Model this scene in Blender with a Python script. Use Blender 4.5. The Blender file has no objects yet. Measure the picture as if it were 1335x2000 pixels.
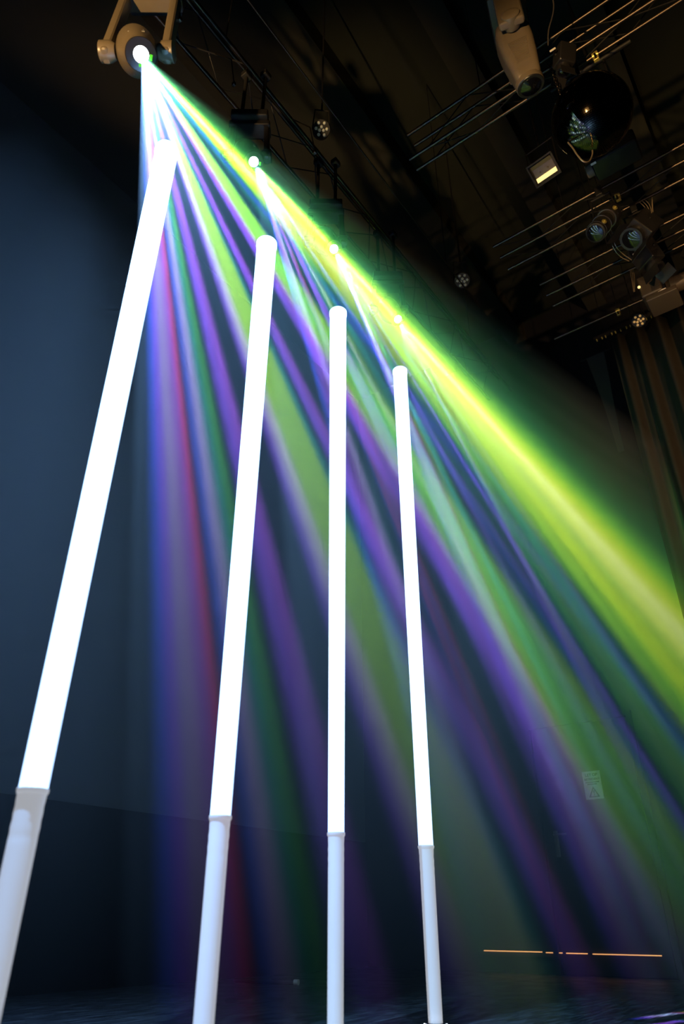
import bpy, bmesh, math, random
from mathutils import Vector, Matrix, Quaternion
S = bpy.context.scene
C = S.collection
R = math.radians
V = Vector
random.seed(7)

# ---------------------------------------------------------------- camera, world, exposure
cam = bpy.data.cameras.new('camera')
co = bpy.data.objects.new('camera', cam)
C.objects.link(co)
S.camera = co
PITCH, YAW = R(30.3), R(36.5)
fw = V((math.cos(YAW) * math.cos(PITCH), math.sin(YAW) * math.cos(PITCH), math.sin(PITCH)))
rt = V((math.sin(YAW), -math.cos(YAW), 0))
up = rt.cross(fw)
co.matrix_world = Matrix(((rt.x, up.x, -fw.x, 0), (rt.y, up.y, -fw.y, 0), (rt.z, up.z, -fw.z, .42), (0, 0, 0, 1)))
cam.sensor_width = 36
cam.lens = 1366 / 2000 * 36
cam.clip_start = .02
cam.dof.use_dof = True
cam.dof.focus_distance = 4.6
cam.dof.aperture_fstop = 1.5

w = bpy.data.worlds.new('world')
S.world = w
w.use_nodes = True
w.node_tree.nodes['Background'].inputs['Color'].default_value = (0, 0, 0, 1)
w.node_tree.nodes['Background'].inputs['Strength'].default_value = 0
S.view_settings.view_transform = 'Standard'
S.view_settings.look = 'None'
S.view_settings.exposure = 0
S.view_settings.gamma = 1
S.view_settings.use_curve_mapping = False
cy = S.cycles
cy.use_denoising = True
cy.volume_bounces = 0
cy.adaptive_threshold = .05
cy.adaptive_min_samples = 16
cy.max_bounces = 3
cy.diffuse_bounces = 2
cy.glossy_bounces = 2
cy.transmission_bounces = 3
cy.transparent_max_bounces = 24
cy.sample_clamp_indirect = 4

ROOM_HAZE = .04
BEAM_HAZE = .30
BEAM_POWER = 60000
TUBE_GLOW = 2.5
WORK_POWER = 260


def spot(name, loc, target, power, color, angle, blend=.6, size=.05):
    L = bpy.data.lights.new(name, 'SPOT')
    L.energy = power
    L.color = color
    L.spot_size = R(angle)
    L.spot_blend = blend
    L.shadow_soft_size = size
    o = bpy.data.objects.new(name, L)
    o.location = loc
    o.rotation_euler = (V(target) - V(loc)).to_track_quat('-Z', 'Y').to_euler()
    C.objects.link(o)
    return o


# warm work light of the hall, low behind the camera, aimed at the rig
spot('work_light', (-1.4, .6, 1.6), (3.35, -.25, 5.0), WORK_POWER * 5, (1, .58, .22), 27, 1, .05)
spot('work_light', (-1.6, 1.6, 2.2), (.95, 1.95, 4.6), WORK_POWER * 4, (1, .60, .24), 22, .9, .05)
spot('work_light', (1.5, -3.0, .8), (5.1, -.1, 4.0), WORK_POWER * 2.6, (1, .58, .28), 44, .9, .05)  # added warm lamp, brightens the curtain

# ---------------------------------------------------------------- the four projected beam fans
FAN = R(-14)
U = V((math.cos(FAN), math.sin(FAN), 0))
NRM = V((-math.sin(FAN), math.cos(FAN), 0))
DN = V((0, 0, -1))
K0 = (0, 0, 0)


def s(c, k):
    return tuple(x * k for x in c)


def beam_ramp(t, src, pts, lo=-5, hi=95):
    """gobo: a list of (angle, colour) turned into colour ramps of at most 30 stops, added together"""
    N, K = t.nodes, t.links
    mr = N.new('ShaderNodeMapRange')
    mr.inputs[1].default_value, mr.inputs[2].default_value = R(lo), R(hi)
    K.new(src, mr.inputs[0])
    outs = []
    i = 0
    while i < len(pts) - 1:
        j = min(i + 28, len(pts) - 1)
        chunk = pts[i:j + 1]
        cr = N.new('ShaderNodeValToRGB')
        K.new(mr.outputs[0], cr.inputs[0])
        ps = [(chunk[0][0] - .001, K0)] + list(chunk) + [(chunk[-1][0] + .001, K0)]
        el = cr.color_ramp.elements
        for q, (a, c) in enumerate(ps):
            p = (a - lo) / (hi - lo)
            e = el[q] if q < 2 else el.new(p)
            e.position = p
            e.color = (*c, 1)
        # the first two stops may have been re-sorted; write them all again
        for q, (a, c) in enumerate(ps):
            el[q].position = (a - lo) / (hi - lo)
            el[q].color = (*c, 1)
        outs.append(cr.outputs[0])
        i = j
    r = outs[0]
    for o in outs[1:]:
        ad = N.new('ShaderNodeVectorMath')
        ad.operation = 'ADD'
        K.new(r, ad.inputs[0])
        K.new(o, ad.inputs[1])
        r = ad.outputs[0]
    return r


def beam_light(o, pts, gain, mid=40, thick=.0095, spill=1.0):
    mid = R(mid)
    d = DN * math.cos(mid) + U * math.sin(mid)
    L = bpy.data.lights.new('beam_light', 'SPOT')
    L.energy = BEAM_POWER * gain
    L.spot_size = R(160)
    L.spot_blend = 0
    L.shadow_soft_size = .006
    lo = bpy.data.objects.new('beam_light', L)
    C.objects.link(lo)
    zx, xx = -d, NRM
    yy = zx.cross(xx)
    lo.matrix_world = Matrix(((xx.x, yy.x, zx.x, o.x), (xx.y, yy.y, zx.y, o.y), (xx.z, yy.z, zx.z, o.z), (0, 0, 0, 1)))
    L.use_nodes = True
    t = L.node_tree
    N, K = t.nodes, t.links
    tc = N.new('ShaderNodeTexCoord')
    sx = N.new('ShaderNodeSeparateXYZ')
    K.new(tc.outputs['Normal'], sx.inputs[0])

    def m(op, a, b=None):
        n = N.new('ShaderNodeMath')
        n.operation = op
        for k, v in enumerate((a, b)):
            if v is None:
                continue
            if isinstance(v, (int, float)):
                n.inputs[k].default_value = v
            else:
                K.new(v, n.inputs[k])
        return n.outputs[0]
    sgn = FAN_SIGN
    an = m('ARCTAN2', m('MULTIPLY', sx.outputs['Y'], sgn), m('MULTIPLY', sx.outputs['Z'], -1))
    an = m('ADD', an, mid)
    col = beam_ramp(t, an, pts)
    ab = m('ABSOLUTE', sx.outputs['X'])
    ss = N.new('ShaderNodeMapRange')
    ss.interpolation_type = 'SMOOTHSTEP'
    for k, v in ((1, 0), (2, thick), (3, 1), (4, 0)):
        ss.inputs[k].default_value = v
    K.new(ab, ss.inputs[0])
    e = N['Emission']
    sc = N.new('ShaderNodeVectorMath')
    sc.operation = 'SCALE'
    K.new(col, sc.inputs[0])
    K.new(ss.outputs[0], sc.inputs['Scale'])
    # added wide blue-green cone, lights the haze like scattered beam light
    sp = N.new('ShaderNodeMapRange')
    sp.interpolation_type = 'SMOOTHSTEP'
    for k, v in ((1, 0), (2, .75), (3, 1), (4, 0)):
        sp.inputs[k].default_value = v
    K.new(ab, sp.inputs[0])
    wide = beam_ramp(t, an, [(a_, s(c_, spill)) for a_, c_ in GLOW_SPILL], -45, 125)
    s2 = N.new('ShaderNodeVectorMath')
    s2.operation = 'SCALE'
    K.new(wide, s2.inputs[0])
    K.new(sp.outputs[0], s2.inputs['Scale'])
    ad = N.new('ShaderNodeVectorMath')
    ad.operation = 'ADD'
    K.new(sc.outputs[0], ad.inputs[0])
    K.new(s2.outputs[0], ad.inputs[1])
    K.new(ad.outputs[0], e.inputs['Color'])
    e.inputs['Strength'].default_value = 1
    return lo


FAN_SIGN = -1
GLOW_SPILL = [(-38, (0, 0, 0)), (-12, (.006, .014, .030)), (5, (.015, .033, .068)), (20, (.009, .020, .038)), (42, (.0015, .005, .007)), (60, (.0007, .0035, .002)), (85, (.0003, .0011, .0006)), (105, (0, 0, 0))]
BL = (.04, .10, .95)
VI = (.22, .09, .95)
PU = (.32, .09, .78)
PK = (.75, .05, .25)
LV = (.62, .55, 1.2)
WH = (.75, .85, .95)
LI = (.43, .95, .09)
LG = (.26, .92, .10)
GR = (.10, .62, .07)
DG = (.04, .25, .05)
TE = (.03, .38, .36)
YW = (1.0, 1.25, .25)
CO = (1.7, 2.0, .9)


def bg(k=1):
    return (.007 * k, .016 * k, .036 * k)


HC, HY, HL_, HG, HD = (.85, 1.0, .34), (.62, .80, .06), (.42, .68, .03), (.15, .48, .04), (.02, .13, .03)
F1 = [(9.2, K0), (9.9, s(BL, 1.5)), (10.6, s(VI, 1.7)), (11.5, s(LV, .9)), (12.8, s(PU, 1.5)), (13.5, s(PK, 1.3)), (13.9, bg()),
      (14.4, s(BL, 1.3)), (15.4, s(LV, 1)), (16.4, s(TE, 1.1)), (17.3, s(GR, .8)), (18.2, bg()),
      (19.2, s(VI, 1.3)), (20.4, s(PU, 1.3)), (21.5, bg()), (23.8, bg()),
      (24.6, VI), (25.4, s(LV, .9)), (26.2, WH), (27.2, s(LI, .95)), (30.4, s(LI, .85)), (31.3, s(TE, .8)), (32.2, bg()),
      (33.0, VI), (34.1, s(PU, 1.0)), (35.2, bg()), (39.3, bg()),
      (40.3, VI), (42.0, s(PU, 1.0)), (42.8, s(WH, .7)), (43.6, s(LI, .8)), (45, LG), (47.0, s(LG, .95)), (48.2, s(LI, .6)), (49.2, s(TE, .4)), (50.2, bg()),
      (54.0, s(TE, .3)), (55.2, s(BL, .5)), (56.8, s(TE, .3)), (58.0, HG), (60, HL_), (62.0, HY), (64.5, HC), (67, HY),
      (68.6, HL_), (70.2, HG), (73, HD), (78, s(HD, .3)), (87, K0)]
F2 = [(18.5, K0), (19.3, BL), (20.5, VI), (21.8, PU), (23.0, s(LV, .8)), (24.3, s(TE, .2)), (25.4, bg(.15)), (26.1, s(BL, .7)), (26.8, s(PK, .7)), (27.3, s(BL, .8)), (28.1, s(PK, .5)), (28.7, bg(.15)), (30.5, bg(.15)),
      (31.2, VI), (32.6, PU), (33.7, VI), (34.5, s(TE, .4)), (35.7, s(GR, .6)), (36.3, s(WH, .8)), (36.9, s(LI, .5)), (38.6, s(GR, .3)), (40.4, s(TE, .5)), (41.4, bg(.3)), (43.5, bg(.15)),
      (44.6, s(BL, .6)), (45.5, s(VI, .7)), (46.4, bg(.15)), (53.4, bg(.15)), (54.6, HG), (57, HG),
      (58, HL_), (60, HG), (62, HY), (63.2, HL_), (65, HC), (66.6, HY), (68, HL_), (70, HG), (73, HD), (78, s(HD, .3)), (87, K0)]
F3 = [(24.6, K0), (25.2, s(BL, .8)), (26.2, VI), (27.3, s(LV, 1.0)), (28.5, (.5, .8, 1.2)), (29.4, s(LV, .8)), (29.9, s(PK, .6)), (30.6, s(LI, .4)), (31.6, s(LI, .4)), (32.5, s(TE, 1.6)), (33.3, s(GR, .6)),
      (34.4, bg(.15)), (36.3, s(VI, .6)), (37.4, bg(.15)), (41.4, bg(.15)), (42.3, s(VI, 1.3)), (43.1, bg(.15)), (44.0, s(GR, .7)), (46, s(LI, .5)), (48, s(GR, .8)), (49, s(TE, 1)), (49.7, s(BL, .3)), (50.4, bg(.1)), (52, bg(.1)),
      (53, s(HG, .8)), (55, HG), (57, HL_), (60, HG), (62, HY), (64, HC), (66, HY), (67.8, HL_), (70, HG), (73, HD), (78, s(HD, .3)), (87, K0)]
F4 = [(33, K0), (34, s(VI, .6)), (35.5, s(WH, .3)), (36.5, s(GR, .2)), (38.5, bg(.15)), (41, bg(.15)), (42, s(TE, .3)), (44, s(LI, .2)), (46, s(WH, .25)), (47.5, s(GR, .3)), (50, s(HL_, .8)),
      (52, HD), (54, HL_), (57, HL_), (58.5, HG), (61, HY), (64, HC), (65.5, HY), (67.5, HL_), (70, HG), (73, HD), (78, s(HD, .3)), (87, K0)]
HEADS = [(V((.874, 1.83, 3.98)), F1, 1.0), (V((1.656, 1.83, 4.10)), F2, .6), (V((2.41, 1.83, 4.112)), F3, .5), (V((3.172, 1.83, 4.117)), F4, .45)]
for o_, f_, g_ in HEADS:
    beam_light(o_, f_, g_, spill=1.0 if g_ == 1.0 else .1)


# ---------------------------------------------------------------- materials
def mat(name, col, rough=.6, metal=0, emit=None, es=0, noise=0, scale=8, spec=.5):
    m = bpy.data.materials.new(name)
    m.use_nodes = True
    t = m.node_tree
    b = t.nodes['Principled BSDF']
    b.inputs['Base Color'].default_value = (*col, 1)
    b.inputs['Roughness'].default_value = rough
    b.inputs['Metallic'].default_value = metal
    b.inputs['Specular IOR Level'].default_value = spec
    if emit:
        b.inputs['Emission Color'].default_value = (*emit, 1)
        b.inputs['Emission Strength'].default_value = es
    if noise:
        n = t.nodes.new('ShaderNodeTexNoise')
        n.inputs['Scale'].default_value = scale
        n.inputs['Detail'].default_value = 6
        tc = t.nodes.new('ShaderNodeTexCoord')
        t.links.new(tc.outputs['Object'], n.inputs['Vector'])
        mr = t.nodes.new('ShaderNodeMapRange')
        mr.inputs[3].default_value = 1 - noise
        mr.inputs[4].default_value = 1 + noise
        t.links.new(n.outputs['Fac'], mr.inputs[0])
        mx = t.nodes.new('ShaderNodeVectorMath')
        mx.operation = 'SCALE'
        mx.inputs[0].default_value = col
        t.links.new(mr.outputs[0], mx.inputs['Scale'])
        t.links.new(mx.outputs[0], b.inputs['Base Color'])
        m2 = t.nodes.new('ShaderNodeMapRange')
        m2.inputs[3].default_value = max(.05, rough - noise * .4)
        m2.inputs[4].default_value = min(1, rough + noise * .4)
        t.links.new(n.outputs['Fac'], m2.inputs[0])
        t.links.new(m2.outputs[0], b.inputs['Roughness'])
    return m


M = dict(
    wall_grey=mat('painted_wall', (.085, .10, .12), .9, noise=.12, scale=2, spec=.2),
    wall_dark=mat('dark_wall', (.022, .022, .024), .9, noise=.2, scale=3, spec=.2),
    black_cloth=mat('black_molton', (.008, .008, .009), 1, noise=.2, scale=20, spec=.1),
    ceiling=mat('dark_ceiling', (.022, .025, .019), .95, noise=.2, scale=3, spec=.1),
    joist=mat('dark_brown_joist', (.038, .038, .028), .9, noise=.2, scale=6, spec=.1),
    curtain=mat('brown_black_curtain', (.040, .036, .028), .95, noise=.15, scale=15, spec=.1),
    steel=mat('dull_steel', (.11, .09, .07), .38, 1, noise=.15, scale=30),
    dark_steel=mat('black_steel', (.015, .015, .015), .55, .4, noise=.15, scale=30),
    housing=mat('grey_housing', (.12, .098, .066), .34, 0, noise=.1, scale=20),
    plastic=mat('black_plastic', (.012, .012, .013), .35),
    cable=mat('rubber_cable', (.05, .045, .04), .4),
    gold_cable=mat('tan_safety_wire', (.5, .4, .25), .35, .7),
    paper=mat('white_paper', (.75, .75, .78), .8, noise=.04, scale=9),
    ink=mat('black_ink', (.01, .01, .015), .8),
    tape=mat('white_tape', (.8, .75, .65), .6),
    brass=mat('yellow_clamp', (.5, .42, .12), .35, .6),
    lens=mat('dark_glass', (.004, .004, .006), .04, 0, spec=1),
    lens_lit=mat('lit_lens', (1, 1, 1), .1, emit=(.85, .92, 1), es=14),
    tube=mat('glowing_tube', (.9, .9, .9), .5, emit=(.42, .62, 1), es=TUBE_GLOW),
    base_glow=mat('glowing_base_ring', (.9, .9, .9), .5, emit=(.7, .8, 1), es=14),
    tube_low=mat('dim_tube', (.5, .5, .5), .45, emit=(.93, .95, 1), es=.38, noise=.06, scale=14),
    handle=mat('satin_handle', (.25, .24, .2), .35, .8),
    strip=mat('warm_slit_glow', (1, .6, .3), .5, emit=(1, .42, .14), es=.9),  # glow of the light through the gap
    warm_glint=mat('warm_glint_glow', (.9, .75, .3), .3, .3, emit=(1, .72, .28), es=1.3),  # own glow stands in for warm lamp reflections
    green_in=mat('green_glow_petal', (.05, .5, .03), .2, .3, emit=(.12, .6, .02), es=.5),  # own glow stands in for lamp light on the petals
    facet=mat('mirror_facets', (.3, .26, .2), .07, 1),
    rig_grey=mat('dark_grey_housing', (.06, .048, .034), .4),
    pale=mat('lit_fold_cloth', (.08, .07, .05), .9, noise=.1, scale=10),  # light caught by a black drape fold, put into the colour
)
# mirror ball: grout lines between the little mirrors
t = M['facet'].node_tree
tc = t.nodes.new('ShaderNodeTexCoord')
br = t.nodes.new('ShaderNodeTexBrick')
br.offset = 0
br.inputs['Color1'].default_value = (.24, .20, .15, 1)
br.inputs['Color2'].default_value = (.10, .09, .07, 1)
br.inputs['Mortar'].default_value = (.01, .01, .01, 1)
br.inputs['Scale'].default_value = 1
br.inputs['Mortar Size'].default_value = .0016
br.inputs['Brick Width'].default_value = .011
br.inputs['Row Height'].default_value = .011
t.links.new(tc.outputs['UV'], br.inputs['Vector'])
t.links.new(br.outputs['Color'], t.nodes['Principled BSDF'].inputs['Base Color'])

# floor: black, slightly glossy, with scuffs
fm = mat('black_scuffed_floor', (.02, .021, .024), .42, noise=.5, scale=5)
t = fm.node_tree
b = t.nodes['Principled BSDF']
tc = t.nodes.new('ShaderNodeTexCoord')
mp = t.nodes.new('ShaderNodeMapping')
mp.inputs['Scale'].default_value = (1.2, 9, 1)
n = t.nodes.new('ShaderNodeTexNoise')
n.inputs['Scale'].default_value = 4
n.inputs['Detail'].default_value = 8
n.inputs['Roughness'].default_value = .7
cr = t.nodes.new('ShaderNodeValToRGB')
cr.color_ramp.elements[0].position = .45
cr.color_ramp.elements[0].color = (.010, .010, .012, 1)
cr.color_ramp.elements[1].position = .72
cr.color_ramp.elements[1].color = (.10, .10, .11, 1)
t.links.new(tc.outputs['Object'], mp.inputs[0])
t.links.new(mp.outputs[0], n.inputs['Vector'])
t.links.new(n.outputs['Fac'], cr.inputs[0])
t.links.new(cr.outputs[0], b.inputs['Base Color'])
M['floor'] = fm


# ---------------------------------------------------------------- mesh helpers
def frame(d, hint=V((0, 0, 1))):
    z = V(d).normalized()
    if abs(z.dot(hint)) > .98:
        hint = V((1, 0, 0))
    x = hint.cross(z).normalized()
    y = z.cross(x)
    return x, y, z


def add_box(bm, c, size, axes=None, bev=0):
    ax = axes or (V((1, 0, 0)), V((0, 1, 0)), V((0, 0, 1)))
    m = Matrix(((ax[0].x * size[0], ax[1].x * size[1], ax[2].x * size[2], c[0]),
                (ax[0].y * size[0], ax[1].y * size[1], ax[2].y * size[2], c[1]),
                (ax[0].z * size[0], ax[1].z * size[1], ax[2].z * size[2], c[2]), (0, 0, 0, 1)))
    r = bmesh.ops.create_cube(bm, size=1, matrix=m)
    if bev:
        es = list({e for v in r['verts'] for e in v.link_edges})
        bmesh.ops.bevel(bm, geom=es, offset=bev, segments=3, affect='EDGES', profile=.6)


def add_lathe(bm, o, d, prof, n=32, hint=V((0, 0, 1)), sx=1, sy=1, sq=0):
    """prof: list of (radius, distance along d)"""
    x, y, z = frame(d, hint)
    o = V(o)
    rings = []
    for r, h in prof:
        ring = []
        for k in range(n):
            c_, s_ = math.cos(2 * math.pi * k / n), math.sin(2 * math.pi * k / n)
            q_ = 1 if not sq else (abs(c_) ** sq + abs(s_) ** sq) ** (-1 / sq)
            ring.append(bm.verts.new(o + z * h + (x * c_ * sx + y * s_ * sy) * max(r * q_, 1e-4)))
        rings.append(ring)
    for a, b_ in zip(rings, rings[1:]):
        for k in range(n):
            bm.faces.new((a[k], a[(k + 1) % n], b_[(k + 1) % n], b_[k]))
    bm.faces.new(rings[0][::-1])
    bm.faces.new(rings[-1])


def add_rod(bm, a, b_, r, n=12):
    a, b_ = V(a), V(b_)
    add_lathe(bm, a, b_ - a, [(r, 0), (r, (b_ - a).length)], n)


def add_tube(bm, pts, r, n=8):
    pts = [V(p) for p in pts]
    # smooth the path
    P = []
    m = len(pts)
    for i in range(m - 1):
        p0, p1, p2, p3 = pts[max(i - 1, 0)], pts[i], pts[i + 1], pts[min(i + 2, m - 1)]
        for k in range(6):
            t_ = k / 6
            P.append(.5 * ((2 * p1) + (p2 - p0) * t_ + (2 * p0 - 5 * p1 + 4 * p2 - p3) * t_ ** 2 + (3 * p1 - p0 - 3 * p2 + p3) * t_ ** 3))
    P.append(pts[-1])
    prev = None
    rings = []
    for i, p in enumerate(P):
        d = (P[min(i + 1, len(P) - 1)] - P[max(i - 1, 0)]).normalized()
        x = prev - d * prev.dot(d) if prev else frame(d)[0]
        x.normalize()
        prev = x
        y = d.cross(x)
        rings.append([bm.verts.new(p + (x * math.cos(2 * math.pi * k / n) + y * math.sin(2 * math.pi * k / n)) * r) for k in range(n)])
    for a, b_ in zip(rings, rings[1:]):
        for k in range(n):
            bm.faces.new((a[k], a[(k + 1) % n], b_[(k + 1) % n], b_[k]))
    bm.faces.new(rings[0][::-1])
    bm.faces.new(rings[-1])


def obj(name, bm, m, parent=None, smooth=35):
    me = bpy.data.meshes.new(name)
    bmesh.ops.recalc_face_normals(bm, faces=bm.faces)
    bm.to_mesh(me)
    bm.free()
    me.materials.append(m)
    if smooth:
        for p in me.polygons:
            p.use_smooth = True
        try:
            me.set_sharp_from_angle(angle=R(smooth))
        except Exception:
            pass
    o = bpy.data.objects.new(name, me)
    C.objects.link(o)
    if parent:
        o.parent = parent
        o.matrix_parent_inverse = Matrix.Translation(-V(parent.location)) if parent.type == 'EMPTY' and not parent.parent else Matrix()
    return o


def tag(o, label, cat, group=None):
    o['label'] = label
    o['category'] = cat
    if group:
        o['group'] = group
    return o


def thing(name, label, cat, loc, group=None):
    o = bpy.data.objects.new(name, None)
    o.empty_display_size = .1
    C.objects.link(o)
    o.location = loc
    return tag(o, label, cat, group)


def struct(name, lo, hi, m):
    bm = bmesh.new()
    lo, hi = V(lo), V(hi)
    add_box(bm, (lo + hi) / 2, hi - lo)
    o = obj(name, bm, m, smooth=0)
    o['kind'] = 'structure'
    return o


def one(fn, *a, **k):
    bm = bmesh.new()
    fn(bm, *a, **k)
    return bm


# ---------------------------------------------------------------- the room
struct('floor', (-3, -4, -.1), (7.3, 5.1, 0), M['floor'])
struct('wall_left', (-3, 5, 0), (7.3, 5.1, 7.7), M['wall_grey'])
struct('wall_back', (7.2, -4, 0), (7.3, 5, 7.7), M['wall_dark'])
struct('wall_right', (-3, -4.1, 0), (7.3, -4, 7.7), M['wall_dark'])
struct('wall_rear', (-3.1, -4.1, 0), (-3, 5.1, 7.7), M['wall_dark'])
struct('ceiling', (-3.1, -4.1, 7.6), (7.3, 5.1, 7.7), M['ceiling'])
struct('trim_1', (-2.9, 4.95, 0), (7.15, 4.998, 1.18), M['black_cloth'])
for i_, y_ in enumerate((3.4, 2.3, 1.2, .1, -1.0, -2.1)):
    struct('trim_%d' % (i_ + 2), (-3, y_ - .12, 7.3), (7.2, y_ + .12, 7.6), M['joist'])

# door in the back wall, with its lever handle
door = struct('door_1', (7.16, 1.88, .01), (7.2, 2.84, 2.12), M['wall_dark'])
bm = bmesh.new()
add_box(bm, (7.153, 2.735, 1.055), (.012, .042, .23), bev=.004)
hd = obj('handle_plate', bm, M['handle'], door)
hd['label'] = 'dull metal backplate'
bm = bmesh.new()
add_rod(bm, (7.15, 2.735, 1.13), (7.10, 2.735, 1.13), .009)
add_rod(bm, (7.10, 2.74, 1.13), (7.10, 2.61, 1.13), .009)
obj('door_handle', bm, M['handle'], door)
bm = bmesh.new()
for a_, b_ in (((7.15, 1.84, 1.07), (.05, .05, 2.14)), ((7.15, 2.88, 1.07), (.05, .05, 2.14)), ((7.15, 2.36, 2.16), (.05, 1.09, .05))):
    add_box(bm, a_, b_)
obj('door_frame', bm, M['wall_dark'], door, 0)

# ---------------------------------------------------------------- haze
def haze_mat(name, density, thins=False):
    m = bpy.data.materials.new(name)
    m.use_nodes = True
    t = m.node_tree
    t.nodes.remove(t.nodes['Principled BSDF'])
    v = t.nodes.new('ShaderNodeVolumeScatter')
    v.inputs['Density'].default_value = density
    v.inputs['Anisotropy'].default_value = 0
    if thins:
        # density shaped to fade the beams and glow towards the floor
        tc = t.nodes.new('ShaderNodeTexCoord')
        sp = t.nodes.new('ShaderNodeSeparateXYZ')
        t.links.new(tc.outputs['Object'], sp.inputs[0])
        mr = t.nodes.new('ShaderNodeMapRange')
        mr.interpolation_type = 'SMOOTHSTEP'
        for k, x_ in ((1, -.3), (2, 2.3), (3, 0), (4, density)):
            mr.inputs[k].default_value = x_
        t.links.new(sp.outputs['Z'], mr.inputs[0])
        t.links.new(mr.outputs[0], v.inputs['Density'])
    t.links.new(v.outputs[0], t.nodes['Material Output'].inputs['Volume'])
    return m


bm = bmesh.new()
add_box(bm, (2.1, 3.58, 3.76), (10.1, 2.66, 7.5))
hz = obj('haze', bm, haze_mat('theatre_haze', ROOM_HAZE, True), smooth=0)
hz['kind'] = 'stuff'
tag(hz, 'bluish haze hanging behind the row of tubes, up to the left wall', 'haze')

# denser haze added only where the beams run: a thin wedge shaped below each lens
HZ = ['below the largest lit head', 'below the second lit head', 'below the third lit head', 'below the smallest lit head']
for (o, f_, g_), lab in zip(HEADS, HZ):
    A = [R(a) for a in (8, 15, 25, 35, 45, 55, 65, 75, 88)]
    vv, fs = [], []
    for s_ in (-1, 1):
        for a in A:
            dd = DN * math.cos(a) + U * math.sin(a)
            Rr = min((o.z - .02) / max(math.cos(a), 1e-3), (7.14 - o.x) / max(math.sin(a) * U.x, 1e-3))
            for r in (.02, Rr):
                vv.append(o + dd * r + NRM * s_ * (.012 + r * .011))
    n = len(A) * 2
    for i in range(len(A) - 1):
        a = 2 * i
        fs += [(a, a + 1, a + 3, a + 2), (n + a, n + a + 2, n + a + 3, n + a + 1), (a, a + 2, n + a + 2, n + a), (a + 1, n + a + 1, n + a + 3, a + 3)]
    a = n - 2
    fs += [(0, n, n + 1, 1), (a, a + 1, n + a + 1, n + a)]
    me = bpy.data.meshes.new('haze')
    me.from_pydata(vv, [], fs)
    me.materials.append(haze_mat('beam_haze', BEAM_HAZE, True))
    q = bpy.data.objects.new('haze', me)
    C.objects.link(q)
    q['kind'] = 'stuff'
    tag(q, 'added thin sheet of haze carrying the coloured beams ' + lab, 'haze')

# ---------------------------------------------------------------- the four glowing tubes
TG = 'glowing white tubes standing in a row'
TUBES = [(1.188, 3.785, .0555, .040, 'tall glowing white tube at the left, nearest the camera and tilting most in view'),
         (1.938, 3.835, .0570, .037, 'glowing white tube second from the left, between the nearest tube and the upright middle one'),
         (2.633, 3.86, .0540, .035, 'glowing white tube third from the left, standing almost upright in view'),
         (3.388, 3.90, .0505, .037, 'glowing white tube at the right of the row, shortest and thinnest in view')]
for x_, top, r1, r0, lab in TUBES:
    e_ = thing('light_tube', lab, 'light tube', (x_, 1.98, 0), TG)
    o_ = V((x_, 1.98, 0))
    H_ = .735
    rr = lambda z: r0 + (r1 - r0) * (z - H_) / (top - H_)
    bm = bmesh.new()
    add_lathe(bm, o_, (0, 0, 1), [(r0, H_ + .012)] + [(rr(H_ + (top - .04 - H_) * k / 8), H_ + (top - .04 - H_) * k / 8) for k in range(1, 9)]
              + [(r1 * 1.06, top - .03), (r1 * 1.06, top - .004), (r1, top), (r1 * .9, top + .004)], 48)
    obj('upper_sleeve', bm, M['tube'], e_)
    bm = bmesh.new()
    prof = [(r0 * .88, .02)]
    for k in range(1, 40):
        z = .02 + (H_ - .02) * k / 40
        wr = 0
        if k > 33:
            wr = .0006 * (1 if k % 2 else -1)
        prof.append((r0 * (.88 + .10 * k / 40) + wr, z))
    prof.append((r0, H_))
    add_lathe(bm, o_, (0, 0, 1), prof, 48)
    q = obj('lower_sleeve', bm, M['tube_low'], e_)
    q['label'] = 'dimmer silvery lower sleeve with creases at its seam'
    bm = bmesh.new()
    add_lathe(bm, o_, (0, 0, 1), [(r0 + .002, H_ - .002), (r0 + .004, H_ + .003), (r0 + .004, H_ + .011), (r0 + .001, H_ + .014)], 48)
    obj('seam_ring', bm, M['tube_low'], e_)
    bm = bmesh.new()
    add_lathe(bm, o_, (0, 0, 1), [(.085, 0), (.085, .004), (.08, .006), (r0 + .012, .007), (r0 + .012, .018), (r0 * .9, .02), (r0 * .8, .022)], 40)
    obj('base', bm, M['plastic'], e_)
    bm = bmesh.new()
    add_lathe(bm, o_, (0, 0, 1), [(r0 + .013, .009), (r0 + .016, .010), (r0 + .016, .016), (r0 + .013, .017)], 40)
    obj('base_light', bm, M['base_glow'], e_)


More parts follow.
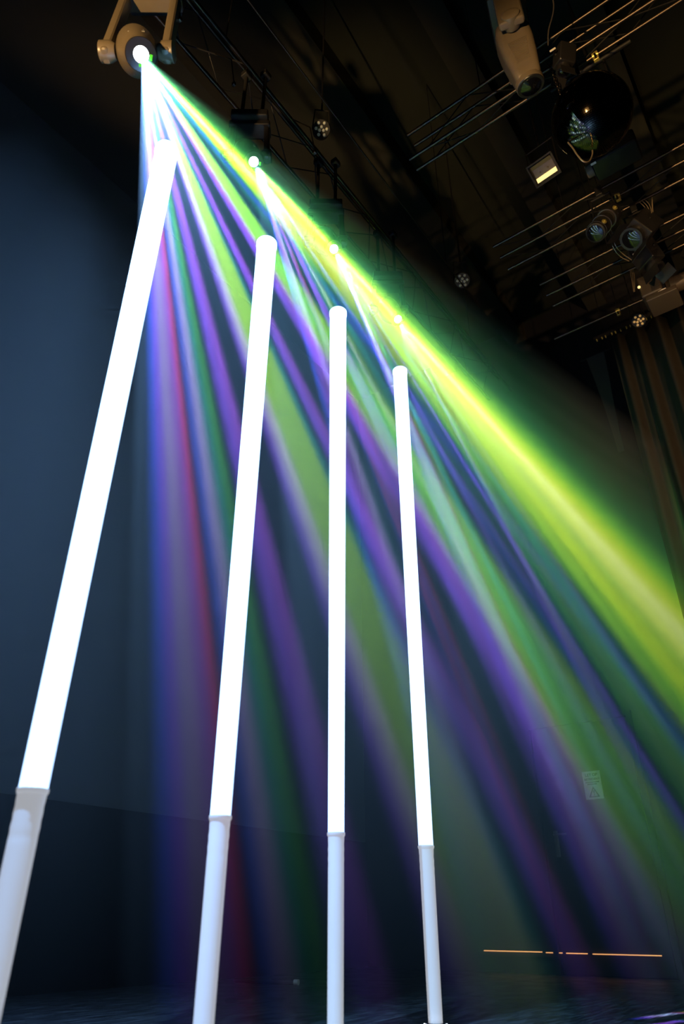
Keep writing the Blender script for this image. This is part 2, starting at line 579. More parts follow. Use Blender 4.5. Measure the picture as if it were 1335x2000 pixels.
# ---------------------------------------------------------------- moving heads
def moving_head(name, lens, axis, base_z, label, group, lit, scale=1.0, side=None, hang=None, dark=False):
    lens = V(lens)
    a = V(axis).normalized()
    body_c = lens - a * (.30 if lit else .36) * scale
    e_ = thing(name, label, 'stage light', (body_c.x, body_c.y, base_z), group)
    k = scale
    sd = V(side).normalized() if side else V((0, 0, 1)).cross(a).normalized()
    hs = M['plastic'] if dark else M['housing']
    up_ = a.cross(sd)
    # tapered head body
    bm = bmesh.new()
    add_lathe(bm, lens, -a, [(.086 * k, .0), (.093 * k, .006 * k), (.095 * k, .04 * k), (.104 * k, .075 * k), (.118 * k, .14 * k), (.140 * k, .24 * k), (.146 * k, .32 * k), (.135 * k, .41 * k), (.10 * k, .46 * k), (.05 * k, .475 * k)], 40, hint=sd, sx=1.0, sy=.86)
    if not lit:
        bm.free()
        bm = bmesh.new()
        add_lathe(bm, lens, -a, [(.086 * k, .0), (.093 * k, .006 * k), (.095 * k, .04 * k)], 40, hint=sd)
        add_lathe(bm, lens, -a, [(.078 * k, .035 * k), (.086 * k, .05 * k), (.092 * k, .10 * k), (.108 * k, .22 * k), (.118 * k, .33 * k), (.118 * k, .43 * k), (.10 * k, .50 * k), (.07 * k, .53 * k)], 48, hint=sd, sx=1.0, sy=1.0, sq=5)
    hb = obj('head', bm, hs, e_)
    # one ribbed vent on each side of the head
    for sg in (-1, 1):
        bm = bmesh.new()
        if lit:
            add_box(bm, lens - a * .216 * k + up_ * sg * .114 * k, (.10 * k, .004, .16 * k), (sd, (up_ - a * .12 * sg).normalized(), a))
            for q in range(12):
                add_box(bm, lens - a * (.15 + .012 * q) * k + up_ * sg * (.109 + .0014 * q) * k, (.10 * k, .016 * k, .006 * k), (sd, up_, a))
        else:
            add_box(bm, lens - a * .19 * k + sd * sg * .099 * k, (.004, .10 * k, .165 * k), (sd, up_, a))
            for q in range(16):
                add_box(bm, lens - a * (.115 + .010 * q) * k + sd * sg * (.096 + .0013 * q) * k, (.014, .085 * k + .003 * k * q, .0042), (sd, up_, a))
        obj('vent', bm, M['plastic'] if lit else hs, hb)
    bm = bmesh.new()
    add_lathe(bm, lens + a * .003, -a, [(.060 * k, 0), (.0875 * k, .0), (.091 * k, .004), (.091 * k, .02 * k), (.060 * k, .02 * k)], 40)
    # open ring
    obj('bezel', bm, M['plastic'], e_)
    bm = bmesh.new()
    if lit:
        add_lathe(bm, lens + a * .007, -a, [(.01, 0), (.025 * k, .001), (.044 * k, .004), (.046 * k, .01)], 32)
        ln = obj('lens', bm, M['lens_lit'], e_)
        for q in range(4):
            an = (3.3, 3.95, 4.6, 6.0)[q]
            c = lens + a * .007 + (sd * math.cos(an) + up_ * math.sin(an)) * .058 * k
            bm = bmesh.new()
            add_box(bm, c, (.016 * k, .034 * k, .003), (V(sd * math.cos(an) + up_ * math.sin(an)), V(-sd * math.sin(an) + up_ * math.cos(an)), a), bev=.001)
            obj('reflector_petal', bm, M['green_in'], e_)['label'] = 'green petal beside the lens, lamp light put in as its own glow'
    else:
        add_lathe(bm, lens + a * .008, -a, [(.008, -.012 * k), (.04 * k, -.006 * k), (.07 * k, .004), (.076 * k, .012)], 32)
        ln = obj('lens', bm, M['lens'], e_)
        bm = bmesh.new()
        for q in (-.022, .026):
            bmesh.ops.create_icosphere(bm, subdivisions=1, radius=.0022, matrix=Matrix.Translation(lens + a * .018 + sd * q * k + up_ * .01))
    # yoke: base ring at base_z, two arms
    top = V((body_c.x, body_c.y, base_z))
    for sg in (-1, 1):
        bm = bmesh.new()
        p0 = body_c + sd * sg * .185 * k
        p1 = V((top.x, top.y, base_z - .10 * k)) + sd * sg * .165 * k
        dd = (p1 - p0)
        x, y, z = frame(dd, sd)
        c = (p0 + p1) / 2
        add_box(bm, c, ((.10 if lit else .17) * k, .055 * k, dd.length + .12 * k), (z.cross(sd).normalized(), (sd - z * sd.dot(z)).normalized(), z), bev=.022 * k)
        ar = obj('yoke_arm', bm, hs, e_)
        bm = bmesh.new()
        add_lathe(bm, body_c + sd * sg * .13 * k, sd * sg, [(.045 * k, 0), (.062 * k, .03 * k), (.062 * k, .095 * k), (.05 * k, .102 * k), (.02 * k, .104 * k)], 28)
        obj('pivot_cap', bm, hs, ar)
    bm = bmesh.new()
    add_box(bm, V((top.x, top.y, base_z - .085 * k)), (.16 * k, .40 * k, .07 * k), (V((0, 0, 1)).cross(sd).normalized(), sd, V((0, 0, 1))), bev=.02 * k)
    obj('yoke_bridge', bm, hs, e_)
    bm = bmesh.new()
    add_box(bm, V((top.x, top.y, base_z)), (.26 * k, .36 * k, .10 * k), (V((0, 0, 1)).cross(sd).normalized(), sd, V((0, 0, 1))), bev=.018 * k)
    bs = obj('base_box', bm, M['plastic'], e_)
    hang = hang or base_z + .25
    for sg in (-1, 1):
        bm = bmesh.new()
        c = top + sd * sg * .1 * k
        add_rod(bm, c + V((0, 0, .04 * k)), V((c.x, c.y, hang)), .012)
        add_box(bm, V((c.x, c.y, hang - .02)), (.06, .05, .05), bev=.008)
        obj('clamp', bm, M['dark_steel'], bs)
    return e_


AX = V((-.13, -.47, -.87))
HL = ['largest lit moving head, at the top left, white beams fanning from its lens',
      'second lit moving head of the row, above the second tube',
      'third lit moving head of the row, above the third tube',
      'fourth and smallest lit moving head, above the rightmost tube']
for q, ((o_, f_, g_), lab) in enumerate(zip(HEADS, HL)):
    a = AX.normalized()
    moving_head('moving_head', o_ - a * .03 - V((.01, 0, -.012)), a, 4.86 if q == 0 else 4.62, lab, 'lit moving heads in a row on the left truss', True, scale=.82 if q == 0 else .62, side=(.6, -.8, 0), hang=5.18, dark=q > 0)
moving_head('moving_head', (2.455, .46, 4.58), (.13, -.02, -.44), 5.25,
            'unlit brown-grey moving head hanging lens down at the top right', 'unlit moving heads on the right', False, scale=.86, side=(-.97, -.25, 0), hang=5.62)


# ---------------------------------------------------------------- trusses and pipes
def truss(name, label, chords, y0, y1, braces, cat='truss', r=.012, axis='y', group=None, step=.35):
    cx = sum(c[0] for c in chords) / len(chords)
    cz = sum(c[1] for c in chords) / len(chords)
    P = (lambda c, y: V((c[0], y, c[1]))) if axis == 'y' else (lambda c, y: V((y, c[0], c[1])))
    e_ = thing(name, label, cat, P((cx, cz), (y0 + y1) / 2), group)
    for c in chords:
        bm = bmesh.new()
        add_rod(bm, P(c, y0), P(c, y1), r, 14)
        obj('chord', bm, M['steel'], e_)
    if braces:
        bm = bmesh.new()
        for (i, j) in braces:
            y = y0
            k = 0
            while y + step <= y1 + 1e-6:
                a_, b_ = (chords[i], chords[j]) if k % 2 == 0 else (chords[j], chords[i])
                add_rod(bm, P(a_, y), P(b_, y + step), .0045, 6)
                y += step
                k += 1
        obj('lacing', bm, M['dark_steel'], e_)
    # hangers to the ceiling
    for y in (y0 + .6, (y0 + y1) / 2, y1 - .6):
        bm = bmesh.new()
        c = max(chords, key=lambda q: q[1])
        p = P(c, y)
        add_rod(bm, p, V((p.x, p.y, 7.6)), .004, 6)
        obj('hanger', bm, M['dark_steel'], e_)
    return e_


truss('lighting_truss', 'steel truss with four bright-edged chords, behind the unlit moving head and dark mirror ball',
      [(2.785, 5.2), (2.885, 5.2), (2.785, 5.5), (2.885, 5.5)], -3.6, 1.45, [(0, 2), (1, 3), (0, 1)])
truss('lighting_truss', 'middle truss of three thin parallel pipes, just right of the square floodlight',
      [(3.845, 5.2), (3.98, 5.2), (4.13, 5.2)], -3.6, 1.30, [(0, 1), (1, 2)])
truss('lighting_truss', 'far truss of three thin parallel pipes, below the cylinder spotlight',
      [(4.45, 5.2), (4.60, 5.2), (4.75, 5.2)], -3.6, 1.15, [(0, 1), (1, 2)])
truss('lighting_bar', 'single lit steel pipe just above the curtain track', [(5.155, 5.2)], -3.6, 1.3, None, cat='pipe')
truss('lighting_truss', 'dark truss carrying the row of lit moving heads', [(1.95, 5.2), (2.2, 5.2), (2.075, 5.42)], -2.6, 5.6, [(0, 1), (0, 2), (1, 2)], axis='x', r=.014)
truss('cable_rail', 'thin faint wire rail running along the ceiling above the lit heads', [(1.62, 5.0)], -2, 4.2, None, cat='rail', axis='x', r=.005)

# curtain track with its runners
e_ = thing('curtain_track', 'dark curtain track dotted with shiny runners above the curtain', 'curtain track', (5.385, -1.2, 5.2))
bm = bmesh.new()
add_box(bm, (5.385, -1.2, 5.2), (.03, 4.4, .025))
obj('rail', bm, M['dark_steel'], e_)
for q in range(60):
    y = .98 - q * .045 + random.uniform(-.012, .012)
    bm = bmesh.new()
    add_box(bm, (5.385, y, 5.175), (.012, .010, .022), bev=.002)
    bmesh.ops.create_icosphere(bm, subdivisions=1, radius=.007, matrix=Matrix.Translation((5.368, y, 5.172)))
    obj('runner', bm, M['brass'], e_)
for y in (.6, -1.2, -3):
    bm = bmesh.new()
    add_rod(bm, (5.385, y, 5.2), (5.385, y, 7.6), .005, 6)
    obj('hanger', bm, M['dark_steel'], e_)

# curtain
bm = bmesh.new()
NY, NZ = 620, 10
rows = []
for iz in range(NZ + 1):
    z = .03 + (5.13 - .03) * iz / NZ
    row = []
    for iy in range(NY + 1):
        y = .86 - 3.9 * iy / NY
        ph = y * 36 + 1.4 * math.sin(y * 3.1) + .5 * math.sin(y * 7.7)
        am = .038 + .014 * math.sin(y * 5)
        x = 5.385 + am * math.sin(ph) + .012 * math.sin(2 * ph + z * .6) + .01 * math.sin(z * 2 + y * 4)
        row.append(bm.verts.new((x, y, z)))
    rows.append(row)
for a_, b_ in zip(rows, rows[1:]):
    for k in range(NY):
        bm.faces.new((a_[k], a_[k + 1], b_[k + 1], b_[k]))
cu = obj('curtain', bm, M['curtain'], smooth=180)
sm = cu.modifiers.new('solid', 'SOLIDIFY')
sm.thickness = .006
tag(cu, 'dark brown-black pleated stage curtain at the right edge', 'curtain')

# pale strip standing in for a black drape fold that catches light
bm = bmesh.new()
for z, y0, y1 in ((5.54, 1.05, 1.235), (5.2, 1.06, 1.20), (4.9, 1.075, 1.175), (4.55, 1.085, 1.155), (4.3, 1.09, 1.145)):
    for y in (y0, y1):
        for x in (6.0, 6.012):
            bm.verts.new((x, y, z))
bm.verts.ensure_lookup_table()
v = bm.verts
for k in range(4):
    a_ = 4 * k
    for f_ in ((a_, a_ + 2, a_ + 6, a_ + 4), (a_ + 1, a_ + 5, a_ + 7, a_ + 3), (a_, a_ + 4, a_ + 5, a_ + 1), (a_ + 2, a_ + 3, a_ + 7, a_ + 6)):
        bm.faces.new([v[i] for i in f_])
bm.faces.new([v[i] for i in (0, 1, 3, 2)])
bm.faces.new([v[i] for i in (16, 18, 19, 17)])
bn = obj('lit_drape_fold', bm, M['pale'], smooth=0)
tag(bn, 'narrow drape fold painted pale where it catches light, tapering downward, left of the curtain', 'drape fold')
bm = bmesh.new()
add_rod(bm, (6.006, .98, 5.545), (6.006, 1.3, 5.545), .008)
add_rod(bm, (6.006, 1.0, 5.545), (6.006, 1.0, 7.6), .003, 6)
add_rod(bm, (6.006, 1.28, 5.545), (6.006, 1.28, 7.6), .003, 6)
obj('top_rod', bm, M['dark_steel'], bn)

# ---------------------------------------------------------------- mirror ball
bc = V((2.86, .24, 4.62))
e_ = thing('mirror_ball', 'large dark mirror ball hanging below the front truss', 'mirror ball', bc)
bm = bmesh.new()
bmesh.ops.create_uvsphere(bm, u_segments=96, v_segments=64, radius=.235, matrix=Matrix.Translation(bc), calc_uvs=False)
uv = bm.loops.layers.uv.new('uv')
for f_ in bm.faces:
    us = []
    for l in f_.loops:
        p = l.vert.co - bc
        us.append(math.atan2(p.y, p.x))
    if max(us) - min(us) > math.pi:
        us = [u_ + 2 * math.pi if u_ < 0 else u_ for u_ in us]
    for l, u_ in zip(f_.loops, us):
        p = l.vert.co - bc
        l[uv].uv = (u_ * .235, math.asin(max(-1, min(1, p.z / .235))) * .235)
obj('mirrored_sphere', bm, M['facet'], e_, smooth=0)
bm = bmesh.new()
add_lathe(bm, bc + V((0, 0, .22)), (0, 0, 1), [(.05, 0), (.05, .03), (.02, .035), (.02, .07)], 24)
add_box(bm, bc + V((0, 0, .34)), (.09, .09, .1), bev=.01)
obj('motor', bm, M['plastic'], e_)
bm = bmesh.new()
add_rod(bm, bc + V((0, 0, .38)), (2.86, .24, 5.2), .01)
obj('hanging_rod', bm, M['dark_steel'], e_)

# tan cable loop under the ball
bm = bmesh.new()
add_tube(bm, [(2.815, .40, 4.445), (2.79, .38, 4.34), (2.785, .365, 4.25), (2.80, .345, 4.19), (2.84, .32, 4.22), (2.88, .30, 4.31), (2.905, .295, 4.383)], .0045)
tag(obj('cable', bm, M['gold_cable']), 'tan cable looping below the mirror ball', 'cable')

# long dark projector body right of the ball
e_ = thing('projector', 'dark boxy fixture below and right of the mirror ball', 'projector', (3.36, .22, 4.83))
bm = bmesh.new()
add_box(bm, (3.36, .22, 4.83), (.17, .30, .13), bev=.02)
obj('body', bm, M['plastic'], e_)
bm = bmesh.new()
add_lathe(bm, (3.36, .38, 4.82), (0, 1, 0), [(.045, -.02), (.045, .03), (.038, .035)], 28)
obj('lens_barrel', bm, M['housing'], e_)
bm = bmesh.new()
add_box(bm, (3.28, .35, 4.765), (.016, .034, .004))
obj('label_tape', bm, M['tape'], e_)['label'] = 'bright tape mark'
bm = bmesh.new()
for y in (.1, .34):
    add_rod(bm, (3.36, y, 4.87), (3.36, y, 5.9), .008)
add_rod(bm, (3.36, -.1, 5.9), (3.36, .5, 5.9), .02)
add_rod(bm, (3.36, .2, 5.9), (3.36, .2, 7.6), .01)
obj('bracket', bm, M['dark_steel'], e_)

# floodlight; a glowing bar stands in for the warm reflection on its edge
e_ = thing('floodlight', 'small square floodlight with a painted warm reflection along one edge on the ceiling', 'floodlight', (3.62, .73, 5.45))
fc = V((3.62, .73, 5.45))
fa = (V((0, 0, .42)) - fc)
fx, fy, fz = V((.10, .99, 0)).normalized(), None, V((-.55, .05, -.83)).normalized()
fx = (fx - fz * fx.dot(fz)).normalized()
fy = fz.cross(fx)
bm = bmesh.new()
add_box(bm, fc - fz * .03, (.21, .17, .03), (fx, fy, fz), bev=.006)
for sx_, sy_, w_, h_ in ((0, .083, .21, .012), (0, -.083, .21, .012), (.1, 0, .012, .17), (-.1, 0, .012, .17)):
    add_box(bm, fc + fx * sx_ + fy * sy_, (w_, h_, .06), (fx, fy, fz))
hs_ = obj('housing', bm, M['dark_steel'], e_)
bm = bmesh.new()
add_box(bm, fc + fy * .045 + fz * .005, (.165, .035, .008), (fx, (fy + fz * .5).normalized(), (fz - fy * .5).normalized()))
obj('reflection_bar', bm, M['warm_glint'], e_)['label'] = 'warm yellow lamp reflection on the reflector edge, put in as glow'
bm = bmesh.new()
add_box(bm, fc - fy * .055, (.165, .03, .006), (fx, (fy - fz * .5).normalized(), (fz + fy * .5).normalized()))
obj('reflector', bm, M['housing'], e_)
bm = bmesh.new()
add_box(bm, fc - fz * .012 - fy * .005, (.165, .07, .004), (fx, fy, fz))
for q in (-.03, .035):
    bmesh.ops.create_icosphere(bm, subdivisions=2, radius=.007, matrix=Matrix.Translation(fc + fx * q - fz * .008))
obj('lamp_plate', bm, M['housing'], e_)
bm = bmesh.new()
for q in (-.115, .115):
    add_rod(bm, fc + fx * q, fc + fx * q * 1.0 + V((0, 0, .3)), .006, 8)
add_rod(bm, fc - fx * .115 + V((0, 0, .3)), fc + fx * .115 + V((0, 0, .3)), .006, 8)
add_rod(bm, fc + V((0, 0, .3)), V((fc.x, fc.y, 7.6)), .008, 8)
obj('bracket', bm, M['dark_steel'], e_)


# LED par cans with nine lenses
def par(loc, axis, label, spacing, hang, bright):
    loc = V(loc)
    a = V(axis).normalized()
    e_ = thing('par_light', label, 'stage light', loc, 'nine-lens spotlights')
    x, y, z = frame(a)
    bm = bmesh.new()
    add_lathe(bm, loc, -a, [(spacing * 1.75, -.012), (spacing * 1.95, -.012), (spacing * 2.0, 0), (spacing * 2.0, .10), (spacing * 1.6, .16), (spacing * .8, .18)], 32)
    obj('can', bm, M['plastic'], e_)
    k = 0
    for u_, v_ in ((0, .42), (-.45, -.3), (.5, -.25), (-1.25, 0), (1.25, .1), (-.7, 1.2), (.6, 1.25), (-.55, -1.2), (.75, -1.15)):
        c = loc + (x * u_ + y * v_) * spacing + a * .013
        bm = bmesh.new()
        add_lathe(bm, c, a, [(spacing * .36, -.006), (spacing * .36, 0), (spacing * .28, .005), (spacing * .12, .009), (.0005, .010)], 16)
        obj('led_lens', bm, bright, e_)
    bm = bmesh.new()
    for sg in (-1, 1):
        add_rod(bm, loc + x * sg * spacing * 2.05 - a * .06, loc + x * sg * spacing * 1.6 + V((0, 0, .24)), .005, 8)
    add_rod(bm, loc - x * spacing * 1.6 + V((0, 0, .24)), loc + x * spacing * 1.6 + V((0, 0, .24)), .005, 8)
    add_rod(bm, loc + V((0, 0, .24)), V((loc.x, loc.y, hang)), .007, 8)
    obj('bracket', bm, M['dark_steel'], e_)


lensm = mat('frosted_led_lens', (.45, .48, .42), .3, emit=(.5, .6, .45), es=.035)
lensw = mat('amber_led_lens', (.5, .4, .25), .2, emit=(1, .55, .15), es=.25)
par((2.34, 1.92, 5.45), (-.45, -.42, -.78), 'nine-lens spotlight on the dark ceiling, nearer the lit moving heads', .032, 7.6, lensm)
par((4.17, 1.74, 5.4), (-.5, -.3, -.8), 'nine-lens spotlight on the ceiling right of the fourth lit head', .034, 7.6, lensm)
par((5.16, .56, 5.0), (-.55, -.1, -.8), 'nine-lens spotlight with amber glints under the curtain track', .030, 5.2, lensw)

# profile spotlight (dark cylinder) on the middle truss
e_ = thing('profile_spotlight', 'dark cylindrical spotlight with round glass front under the middle truss', 'stage light', (3.72, .42, 4.75))
pl = V((3.70, .51, 4.62))
pa = V((-.14, .10, -.26)).normalized()
bm = bmesh.new()
add_lathe(bm, pl, -pa, [(.062, 0), (.070, .004), (.070, .03), (.060, .04), (.060, .12), (.066, .13), (.066, .15), (.058, .16), (.055, .24), (.07, .26), (.075, .36), (.05, .42)], 36)
obj('barrel', bm, M['dark_steel'], e_)
bm = bmesh.new()
add_lathe(bm, pl + pa * .004, -pa, [(.006, -.012), (.035, -.007), (.056, .0), (.058, .004)], 28)
obj('lens', bm, M['lens'], e_)
bm = bmesh.new()
for q in (.03, .14, .25):
    add_lathe(bm, pl - pa * q, -pa, [(.068, 0), (.0725, .001), (.0725, .007), (.068, .008)], 36)
obj('steel_rings', bm, M['steel'], e_)
for q, s_ in ((.05, 1), (.2, -1), (.3, 1)):
    bm = bmesh.new()
    x, y, z = frame(pa)
    add_lathe(bm, pl - pa * q + x * .07 * s_, x * s_, [(.016, 0), (.018, .003), (.018, .012), (.008, .013), (.008, .02)], 18)
    obj('knob', bm, M['brass'], e_)
bm = bmesh.new()
bb = pl - pa * .25
for sg in (-1, 1):
    add_rod(bm, bb + V((0, .085 * sg, 0)), (3.845, bb.y + .07 * sg, 5.12), .006, 8)
add_rod(bm, (3.845, bb.y - .075, 5.12), (3.845, bb.y + .075, 5.12), .008, 8)
add_box(bm, (3.845, bb.y, 5.17), (.05, .05, .09), bev=.006)
obj('yoke', bm, M['dark_steel'], e_)


# scoop-like theatre lanterns and boxes filling the dark rig
def lantern(loc, axis, label, hang, k=1.0, tape=None):
    loc = V(loc)
    a = V(axis).normalized()
    e_ = thing('theatre_lantern', label, 'stage light', loc, 'black lanterns on the right trusses')
    x, y, z = frame(a)
    bm = bmesh.new()
    add_box(bm, loc, (.20 * k, .18 * k, .24 * k), (x, y, z), bev=.015)
    add_lathe(bm, loc + a * .1 * k, a, [(.075 * k, 0), (.075 * k, .06 * k), (.085 * k, .065 * k), (.085 * k, .09 * k)], 28)
    obj('housing', bm, M['plastic'], e_)
    bm = bmesh.new()
    add_lathe(bm, loc + a * .192 * k, a, [(.078 * k, -.006), (.05 * k, .004), (.01, .01)], 28)
    obj('lens', bm, M['lens'], e_)
    bm = bmesh.new()
    for sg in (-1, 1):
        add_box(bm, loc + a * .235 * k + y * sg * .10 * k, (.17 * k, .004, .11 * k), (x, (y + a * -.35 * sg).normalized(), (a + y * .35 * sg).normalized()))
    obj('barn_doors', bm, M['plastic'], e_)
    bm = bmesh.new()
    for sg in (-1, 1):
        add_rod(bm, loc + x * sg * .11 * k, (hang[0], loc.y + x.y * sg * .11 * k, hang[1] - .1), .006, 8)
    add_rod(bm, (hang[0], loc.y - abs(x.y) * .11 * k - .01, hang[1] - .1), (hang[0], loc.y + abs(x.y) * .11 * k + .01, hang[1] - .1), .006, 8)
    add_box(bm, (hang[0], loc.y, hang[1] - .045), (.045, .045, .10), bev=.006)
    obj('yoke', bm, M['dark_steel'], e_)
    if tape:
        bm = bmesh.new()
        add_box(bm, V(tape), (.006, .036, .013), bev=.001)
        obj('label_tape', bm, M['tape'], e_)['label'] = 'small bright tape label'
    return e_


lantern((2.66, .27, 5.0), (.25, .3, -.9), 'black lantern between the unlit moving head and the mirror ball', (2.785, 5.2), .55, (2.56, .31, 4.97))
lantern((4.15, .26, 4.93), (-.5, .4, -.77), 'black lantern right of the cylindrical spotlight', (4.13, 5.2), 1.0)
lantern((4.42, .30, 4.95), (.3, -.2, -.9), 'black lantern under the far truss, with a small bright label', (4.45, 5.2), .85, (4.325, .36, 4.91))
lantern((4.62, -.06, 4.92), (-.3, -.5, -.8), 'black lantern at the right end of the far truss', (4.60, 5.2), .9)

# big boxy head lying sideways above the curtain
e_ = thing('effect_projector', 'brown-grey sideways fixture with a short barrel, above the curtain track', 'stage light', (4.78, .28, 4.92))
bm = bmesh.new()
add_box(bm, (4.78, .36, 4.90), (.20, .16, .22), bev=.02)
add_box(bm, (4.80, .30, 4.76), (.22, .24, .05), bev=.012)
obj('body', bm, M['rig_grey'], e_)
bm = bmesh.new()
add_lathe(bm, (4.84, .26, 4.93), (.12, -1, 0), [(.055, 0), (.06, .02), (.07, .03), (.07, .16), (.06, .17), (.06, .3)], 32)
obj('barrel', bm, M['rig_grey'], e_)
bm = bmesh.new()
add_box(bm, (4.70, .285, 4.79), (.006, .06, .012))
obj('label_tape', bm, M['tape'], e_)['label'] = 'small bright tape label'
bm = bmesh.new()
bmesh.ops.create_icosphere(bm, subdivisions=2, radius=.012, matrix=Matrix.Translation((4.675, .435, 4.90)))
obj('glint_ball', bm, M['warm_glint'], e_)  # glowing ball, stands in for a bright tape mark in warm light
bm = bmesh.new()
for y in (.22, .40):
    add_rod(bm, (4.75, y, 5.0), (4.75, y, 5.2), .008, 8)
obj('bracket', bm, M['dark_steel'], e_)


def cable(pts, r, label, m='gold_cable', grp=None):
    bm = bmesh.new()
    add_tube(bm, pts, r)
    return tag(obj('cable', bm, M[m]), label, 'cable', grp)


for q in range(3):
    d = .018 * q
    cable([(4.13, .215 - d, 5.21), (4.12, .19 - d, 5.12), (4.12, .175 - d * .6, 5.03), (4.13, .18 - d * .3, 4.98), (4.15, .16 - d * .2, 5.02), (4.14, .12, 5.19)],
          .003, ('left', 'middle', 'right')[q] + ' strand of the thin tan cable loop hanging from the middle truss', grp='hanging loop of thin cables')
for q in range(2):
    d = .02 * q
    cable([(4.13, .50 - d, 5.18), (4.14, .47 - d, 5.02), (4.17, .48 - d, 4.93), (4.25, .46 - d, 4.88 + d), (4.36, .42 - d, 4.90)],
          .0035, ('outer', 'inner')[q] + ' of two tan cables curving down left of the labelled black lantern', grp='curved cable pair')
for q in range(3):
    d = .012 * q
    cable([(4.75, .47 - d, 5.2), (4.73, .475 - d, 5.08), (4.71, .48 - d * .7, 4.98), (4.70, .485 - d * .3, 4.90)],
          .003, ('left', 'middle', 'right')[q] + ' of three thin tan cable ends dangling below the far truss', grp='dangling cable ends')
cable([(2.30, .20, 5.3), (2.42, .22, 5.14), (2.46, .29, 5.0), (2.50, .32, 4.93)], .004, 'thin dark cable curling beside the unlit moving head', 'cable')

# safety chain glittering between the moving head and the ball
e_ = thing('safety_chain', 'small glittering chain hanging between moving head and mirror ball', 'chain', (2.64, .35, 4.95))
for q in range(16):
    f = q / 15
    p = V((2.66 - .03 * f, .365 - .02 * f, 5.02 - .38 * f))
    bm = bmesh.new()
    rr_ = .008
    pts = [p + (V((1, 0, 0)) if q % 2 else V((0, 1, 0))) * math.cos(t_) * rr_ * .7 + V((0, 0, 1)) * math.sin(t_) * rr_ * 1.9 for t_ in [2 * math.pi * k / 10 for k in range(11)]]
    add_tube(bm, pts, .0022, 6)
    obj('link', bm, M['steel'], e_)
bm = bmesh.new()
add_rod(bm, (2.66, .365, 5.03), (2.785, .365, 5.2), .003, 6)
obj('hook', bm, M['steel'], e_)

# metal clamps with glints on the trusses
CL = [((2.785, .30, 5.2), 'steel clamp on the front truss, above the mirror ball'), ((2.885, .12, 5.2), 'steel clamp on the front truss, right of the mirror ball'),
      ((3.98, .33, 5.2), 'steel clamp on the middle truss above the cylindrical spotlight'), ((4.60, .35, 5.2), 'steel clamp on the far truss between two lanterns'),
      ((5.155, .70, 5.2), 'steel clamp on the single pipe above the curtain track')]
for (p, lab) in CL:
    e_ = thing('pipe_clamp', lab, 'clamp', p, 'pipe clamps on the right trusses')
    bm = bmesh.new()
    add_lathe(bm, V(p) - V((0, .02, 0)), (0, 1, 0), [(.020, 0), (.024, .002), (.024, .038), (.020, .04)], 20)
    add_box(bm, V(p) + V((0, 0, -.035)), (.022, .035, .04), bev=.004)
    obj('collar', bm, M['brass'], e_)
    bm = bmesh.new()
    add_rod(bm, V(p) + V((-.012, 0, -.045)), V(p) + V((-.045, 0, -.045)), .006, 8)
    obj('bolt', bm, M['steel'], e_)

# small clamps and glinting hooks on the left truss
for p, lab in (((1.02, 1.84, 4.62), 'small gold-lit bracket on the left truss, beside the largest lit head'), ((1.45, 1.86, 4.66), 'small gold-lit bracket on the left truss, between first and second lit heads'),
               ((2.06, 1.74, 4.66), 'small gold-lit bracket on the left truss, above the second lit head')):
    bm = bmesh.new()
    add_rod(bm, V(p), V(p) + V((-.02, .03, .26)), .004, 8)
    add_rod(bm, V(p) + V((-.02, .03, .26)), V(p) + V((-.02, .2, .53)), .004, 8)
    add_box(bm, V(p) + V((0, 0, -.01)), (.02, .02, .03), bev=.004)
    tag(obj('hanging_bracket', bm, M['steel']), lab, 'bracket', 'thin brackets on the left truss')

# ---------------------------------------------------------------- warning sign on the door
e_ = thing('warning_sign', 'small white paper warning sign with black triangle on the dark door', 'sign', (7.155, 2.30, 1.53))
cx, cyy, cz = 7.157, 2.302, 1.545
bm = bmesh.new()
add_box(bm, (cx, cyy, cz), (.002, .172, .252))
obj('paper', bm, M['paper'], e_, 0)
xf = cx - .0016


def tri(bm, pts, x0=xf, x1=xf - .0008):
    # prism from (u, v) outline; u runs rightwards in view, so -Y
    a_ = [bm.verts.new((x0, cyy - u, cz + v_)) for u, v_ in pts]
    b_ = [bm.verts.new((x1, cyy - u, cz + v_)) for u, v_ in pts]
    bm.faces.new(a_)
    bm.faces.new(b_[::-1])
    for k in range(len(pts)):
        bm.faces.new((a_[k], a_[(k + 1) % len(pts)], b_[(k + 1) % len(pts)], b_[k]))


bm = bmesh.new()
T = [(-.052, -.108), (.052, -.108), (0, -.012)]
I = [(-.036, -.099), (.036, -.099), (0, -.033)]
for k in range(3):
    tri(bm, [T[k], T[(k + 1) % 3], I[(k + 1) % 3], I[k]])
tri(bm, [(-.006, -.050), (.006, -.050), (.003, -.078), (-.003, -.078)])
tri(bm, [(-.005, -.084), (.005, -.084), (.005, -.092), (-.005, -.092)])
obj('warning_triangle', bm, M['ink'], e_, 0)


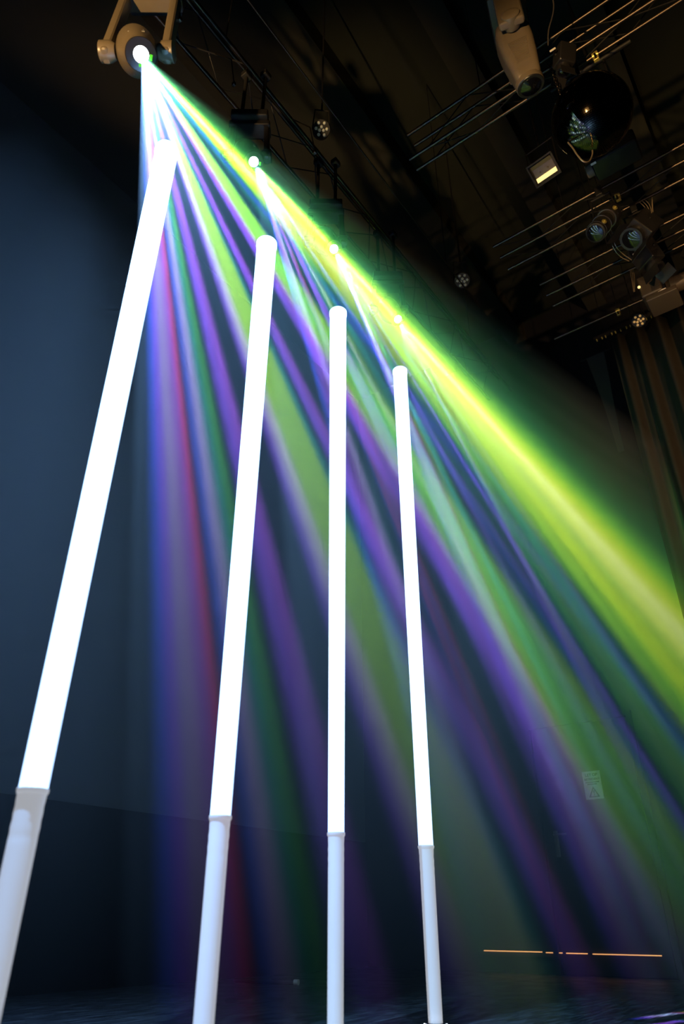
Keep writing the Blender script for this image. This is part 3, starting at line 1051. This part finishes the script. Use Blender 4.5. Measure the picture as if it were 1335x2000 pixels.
def text(body, size, v_, parent, name='lettering'):
    cu_ = bpy.data.curves.new(name, 'FONT')
    cu_.body = body
    cu_.size = size
    cu_.align_x = 'CENTER'
    cu_.extrude = .0004
    cu_.offset = .0006
    tmp = bpy.data.objects.new('tmp', cu_)
    me = bpy.data.meshes.new_from_object(tmp)
    bpy.data.objects.remove(tmp)
    bpy.data.curves.remove(cu_)
    # text plane: x -> -Y, y -> Z, facing -X
    for vert in me.vertices:
        p = vert.co.copy()
        vert.co = V((xf - .0004 - p.z, cyy - p.x, cz + v_ + p.y))
    me.materials.append(M['ink'])
    o = bpy.data.objects.new(name, me)
    C.objects.link(o)
    o.parent = parent
    o.matrix_parent_inverse = Matrix.Translation(-V(parent.location))
    return o


text('LET OP', .036, .080, e_)
text('BETREDEN !', .027, .045, e_)
bm = bmesh.new()
for v_, w_ in ((.026, .064), (.008, .050)):
    u = -w_
    while u < w_ - .006:
        l_ = random.uniform(.004, .009)
        tri(bm, [(u, v_ - .005), (u + l_, v_ - .005), (u + l_, v_ + .005), (u, v_ + .005)])
        u += l_ + .0022
obj('small_print', bm, M['ink'], e_, 0)

# glowing segments stand in for warm light through a gap at the wall foot
e_ = thing('light_slit', 'thin broken warm-orange slit of light low on the back wall', 'light strip', (7.19, 2.75, .17))
for y0, y1 in ((3.60, 3.02), (2.98, 2.83), (2.79, 2.60), (2.55, 1.97)):
    zc = .173 + (y0 - 3.6) * .006
    bm = bmesh.new()
    add_box(bm, (7.15, (y0 + y1) / 2, zc), (.02, y0 - y1, .0075))
    obj('lit_segment', bm, M['strip'], e_, 0)
bm = bmesh.new()
add_box(bm, (7.175, 2.78, .15), (.03, 1.75, .035))
obj('channel', bm, M['wall_dark'], e_, 0)

# baton lying on the floor
bm = bmesh.new()
add_rod(bm, (4.80, 4.60, .018), (4.90, 4.06, .018), .018, 16)
ft = obj('floor_baton', bm, M['dark_steel'])
tag(ft, 'short dark bar lying on the floor far behind the tubes', 'bar')
bm = bmesh.new()
add_rod(bm, (4.895, 4.07, .018), (4.903, 4.035, .018), .0195, 16)
obj('end_cap', bm, M['tape'], ft)['label'] = 'pale end cap'
